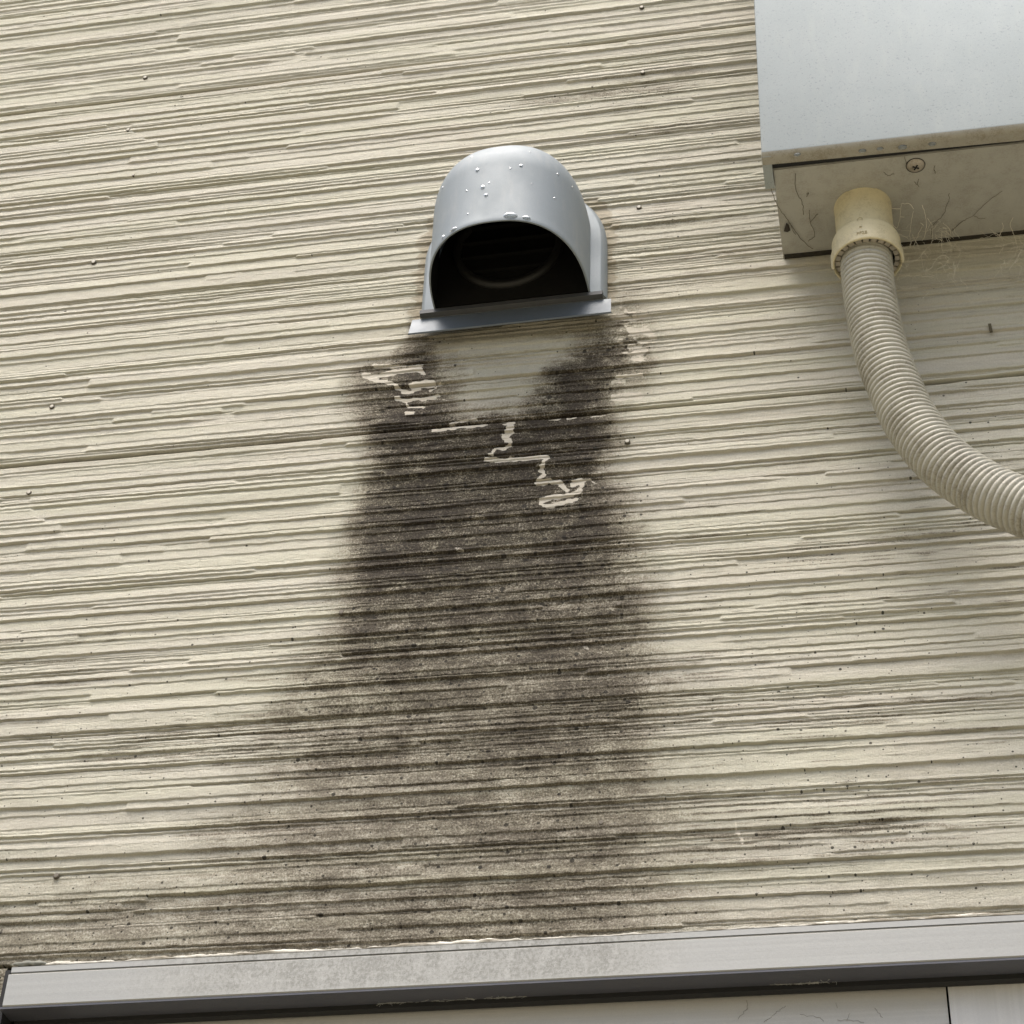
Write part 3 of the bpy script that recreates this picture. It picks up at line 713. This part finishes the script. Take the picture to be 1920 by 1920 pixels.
wb('jamb', WX1, WX1+.03, -.0125, .07, 1.12, 2.2436, M_ALUV)
wb('sill', WX0, WX1+.03, -.03, .07, 1.095, 1.12, M_ALU)
sash = wb('sash_rail', WX0+.03, .2855, .0210, .05, 2.1865, 2.2125, M_ALU, .0004)
wb('rail_gap', WX0+.03, .288, .0255, .05, 2.168, 2.1863, M_BLACK, 0)
wb('sash_stile', .2868, .345, .0185, .05, 1.13, 2.2125, M_ALUV, .0004)
wb('sash_rail', .3458, WX1-.002, .0210, .05, 2.15, 2.2125, M_ALU, .0004)
wb('sash_rail', WX0+.03, .2855, .024, .05, 2.135, 2.1678, M_ALU, .0004)
M_GLASS = NT('dark_glass').set(color=(.03, .035, .035), rough=.03, spec=.8)
wb('glass', WX0+.03, WX1-.002, .036, .042, 1.12, 2.14, M_GLASS, 0)
wb('room_backing', WX0+.001, WX1+.02, .072, .080, 1.11, 2.2140, M_BLACK, 0)  # added black backing for the unlit room, hides sky behind the glass
wb('sash_shade_strip', WX0+.001, WX1, .0102, .0175, 2.2092, 2.2130, M_BLACK, 0)  # black strip stands in for the shade between head and sash
# ragged sealant bead between siding and head flange
def bead():
    s = NT('cream_sealant'); n = s.noise(1, 4, .6, stretch=(28, 1, 260), w=2); d = s.noise(500, 3, .7)
    c = s.mix(s.rng(n, .46, .53), (.24, .21, .155), (.60, .57, .49)); c = s.mix(s.rng(d, .5, .7, 0, .5), c, (.16, .13, .09))
    return s.set(color=c, rough=.6)
xs = np.linspace(WX0, WX1, 1500)
top = .0034 + .0010*noise1(xs, 40, 5) + .0006*noise1(xs, 160, 6) + .0003*noise1(xs, 500, 7)
bot = .0004*noise1(xs, 200, 9)
zt = 2.2429
prof = []
for t, y in ((0, .006), (0, -.0040), (.12, -.0062), (.5, -.0068), (.85, -.0050), (1.0, -.0030), (1.0, .006)):
    prof.append(np.stack([xs-.13, np.full_like(xs, y) - .0006*noise1(xs, 120, 12), zt-2.24 + bot + (top-bot)*t], 1))
link('sealant_bead', grid_mesh(np.array(prof)), bead(), win)
# grey smear of old sealant at the corner
bm = bmesh.new(); bmesh.ops.create_icosphere(bm, subdivisions=4, radius=1)
for v in bm.verts:
    n = 1+.25*math.sin(9*v.co.x+3*v.co.z)+.12*math.sin(23*v.co.x); v.co = Vector((v.co.x*.013, v.co.y*.0028, v.co.z*.0022*n))
bmesh.ops.translate(bm, verts=bm.verts, vec=(WX0+.011-.13, -.0055, 2.2452-2.24))
bm_obj('old_sealant_smear', bm, mat_plain('grey_sealant', (.20, .20, .165), .7, .4, 400), win, smooth=True)

# ------------------------------------------------------------------ cobwebs and debris
def strand(pts, r, jit=.0):
    p = np.array(pts, float)
    c = catmull(p, 5)
    c[1:-1] += rng.normal(size=c[1:-1].shape)*jit
    return tube_mesh(c, r, 5)
def z6(l): return [(1640+a/6.857, 380+b/6.857) for a, b in l]
def z5(l): return [(1420+a/5.647, 240+b/5.647) for a, b in l]
light = [[(190,0),(205,80),(205,200),(245,290),(285,330)],[(345,10),(335,80),(325,200),(300,300),(285,330)],[(350,10),(450,20),(500,80)],
 [(610,30),(640,120),(665,250),(650,400),(610,490)],[(500,110),(470,260),(445,440)],[(610,310),(540,460),(480,615)],[(740,290),(740,440),(720,540),(660,600),(635,640)],
 [(590,260),(625,295)],[(635,610),(600,680),(615,780),(625,870)],[(635,640),(680,700)],[(640,620),(560,720),(470,770),(400,835)],[(230,755),(330,800),(420,860)],
 [(600,890),(720,850),(760,780),(820,700),(900,680),(960,720)],[(800,850),(880,820),(850,780),(810,775)],[(880,820),(910,890)],[(580,910),(610,950),(680,945),(760,960)],
 [(580,930),(510,950),(485,1015)],[(350,860),(320,930),(290,990)],[(740,480),(800,470),(860,490),(860,580),(870,620)],[(950,470),(985,560),(975,700)],
 [(1080,540),(1100,640),(1070,700)],[(1540,390),(1600,420),(1650,500),(1660,560),(1600,660)],[(1780,190),(1740,280),(1780,390),(1825,520),(1830,600),(1800,690)],
 [(1890,600),(1830,720),(1730,860)],[(300,620),(290,760),(250,850)],[(310,400),(380,430),(430,460)],[(480,430),(530,490),(570,600)],[(200,80),(330,80)],[(325,185),(380,185)],
 [(680,200),(740,290)],[(880,260),(960,340),(980,400)],[(960,720),(930,760),(890,820)],[(1020,760),(1025,900)],[(780,400),(800,470)],[(1640,260),(1650,330),(1600,420)],
 [(330,1080),(380,1105),(560,1085)],[(700,1150),(620,1230)],[(400,835),(440,700)],[(820,520),(800,660)],[(990,980),(1060,1080)]]
ms = []
for l in light:
    dz = .003+.010*rng.random(); q = z6(l); y0 = -.006-.012*rng.random()
    pts = []
    for a, b in q:
        p = PZ(a, b, BZ-dz)
        pts.append(p if p[1] < y0 else P(a, b, y0))
    ms.append(strand(pts,   .00014+.00009*rng.random(), .00018))
hub = P(1681, 428, -.034)
# random fine tangle near the collar and the wall junction
for k in range(110):
    a = rng.uniform(1672, 1800) if k < 80 else rng.uniform(1860, 1925); b = rng.uniform(425, 520)
    p = PZ(a, b, BZ-.003-.008*rng.random()); pts = [p if p[1] < -.008 else P(a, b, -.008-.01*rng.random())]
    dr = rng.normal(size=3)*[1, .4, 1]; dr /= np.linalg.norm(dr)
    for s in range(rng.integers(3, 6)):
        dr = dr+rng.normal(size=3)*.45; dr[1] *= .6; dr /= np.linalg.norm(dr); pts.append(pts[-1]+dr*.0035)
    pts = [np.array([p[0], min(p[1], -.003), min(p[2], BZ-.0012)]) for p in pts]
    ms.append(strand(pts, .00007+.00006*rng.random(), .0002))
cw = link('cobweb', join_meshes(ms), M_WEB, smooth=False)
tag(cw, 'wispy pale cobweb tangle hanging under the metal box beside the conduit collar', 'cobweb')
dark = [z6(l) for l in ([(1640,-150),(1440,0),(1270,160),(1130,240),(960,390)],[(960,-120),(940,10),(870,170),(750,290),(730,460)],[(1270,160),(1330,200),(1420,200)],[(1130,240),(1040,320),(990,350)])]
dark += [z5(l) for l in ([(110,520),(170,720),(240,860),(350,1010),(420,1120),(520,1230),(590,1280)],[(405,480),(410,660),(470,780),(490,920)],[(350,1010),(380,1090),(410,1130)],
        [(520,700),(545,690),(520,730)],[(550,870),(560,1000),(610,1130),(540,1200)],[(560,1000),(640,910)],[(1335,465),(1380,500),(1450,490)],[(1660,570),(1710,620)],[(1690,600),(1710,540)],[(1560,300),(1580,400)],[(1880,400),(1870,440),(1890,480)])]
for side, lab in ((0, 'thin brown dust-laden web threads on the box underside left of the conduit collar'), (1, 'thin brown dust-laden web threads on the box underside right of the conduit collar')):
    ms = []
    for l in dark:
        if (l[0][0] > 1640) != bool(side): continue
        pts = [PZ(a, b, BZ-.0016) for a, b in l]
        pts = [np.array([p[0], max(min(p[1], -.002), -.0975), BZ-.0016]) for p in pts]
        ms.append(strand(pts, .00012+.00012*rng.random(), .00022))
    dw = link('dusty_cobweb', join_meshes(ms), M_DIRTWEB, smooth=False); tag(dw, lab, 'cobweb')
# scrap of dead leaf stuck under the box
q = PZ(1474, 425, BZ-.0015)
bm = bmesh.new(); vs = [bm.verts.new(v) for v in ((-.0022, .0045, 0), (.0004, -.0048, -.0008), (.0022, -.002, -.0002), (.0030, .0042, .0), (.0006, .0052, -.0006))]
top_ = bm.faces.new(vs); ex = bmesh.ops.extrude_face_region(bm, geom=[top_]); bmesh.ops.translate(bm, verts=[v for v in ex['geom'] if isinstance(v, bmesh.types.BMVert)], vec=(0, 0, -.0004))
lf = bm_obj('leaf_scrap', bm, mat_plain('dead_leaf', (.035, .028, .02), .8)); lf.location = q
tag(lf, 'small dark scrap of dead leaf stuck to the left of the box underside', 'leaf scrap')
# bark chip on the wall, right of the conduit
q = P(1857, 615, -.0022)
bm = bmesh.new(); add_box(bm, -.0011, .0011, -.0006, .0006, -.0042, .0042)
for v in bm.verts: v.co.x += .0004*math.sin(900*v.co.z)
bc = bm_obj('bark_chip', bm, mat_plain('bark', (.10, .085, .05), .9), bevel=.0003); bc.location = q
tag(bc, 'tiny upright brown chip stuck to the siding right of the conduit', 'chip')
# short hairs caught on the upper left siding
for nm_, l, lab in (('insect_leg', [(341,175),(339,182),(344,180)], 'tiny curled black insect leg stuck high on the left of the siding'),):
    o = link(nm_, strand([P(a, b, -.002) for a, b in l], .0003), M_DIRTWEB); tag(o, lab, 'debris')
# lint along the edge under the window head
def lint(x0, x1, n, dens):
    out = []
    for k in range(n):
        a = rng.uniform(x0, x1); b = 1884-.0505*(a-60)+23+rng.normal()*1.0
        b = b; p = P(a, b, .009); pts = [p]
        dr = np.array([rng.choice([-1, 1])*rng.uniform(.5, 1), 0, rng.normal()*.3])
        for s in range(rng.integers(3, 7)):
            dr = dr+np.array([rng.normal()*.5, rng.normal()*.15, rng.normal()*.35]); dr /= np.linalg.norm(dr); pts.append(pts[-1]+dr*.0016*dens)
        pts = [np.array([p[0], np.clip(p[1], .004, .0105), min(p[2], 2.2119+.0051*(p[0]-.13))]) for p in pts]
        out.append(strand(pts, .00007+.00008*rng.random(), .00012))
    return out
M_LINT = mat_plain('pale_lint', (.42, .42, .40), .9)
for lx, ll in ((0, 'pale lint clinging to the dark window head edge below the soot stain'), (1, 'pale lint tuft on the dark window head edge at lower right')):
  ms = (lint(700, 990, 40, .7)+lint(715, 745, 12, .7)+lint(930, 965, 14, .7)) if lx == 0 else (lint(1450, 1560, 34, .7)+lint(1510, 1535, 14, .7))
  ln = link('lint', join_meshes(ms), M_LINT, smooth=False); tag(ln, ll, 'lint')
# dusty threads on the sash rail
ms = []
for l in ([(1400,1875),(1402,1890),(1395,1897),(1384,1911)],[(1473,1886),(1460,1895),(1448,1904),(1432,1917)],[(1500,1902),(1530,1906),(1545,1915)],[(1567,1880),(1570,1890)],[(1588,1915),(1594,1900)],[(1640,1890),(1655,1908)],[(1570,1912),(1600,1914),(1620,1917)]):
    ms.append(strand([P(a, b, .0206) for a, b in l], .00009, .0003))
tw = link('thread_wisps', join_meshes(ms), M_DIRTWEB, smooth=False)
tag(tw, 'short dark dusty threads stuck on the silver sash rail at the bottom', 'cobweb')
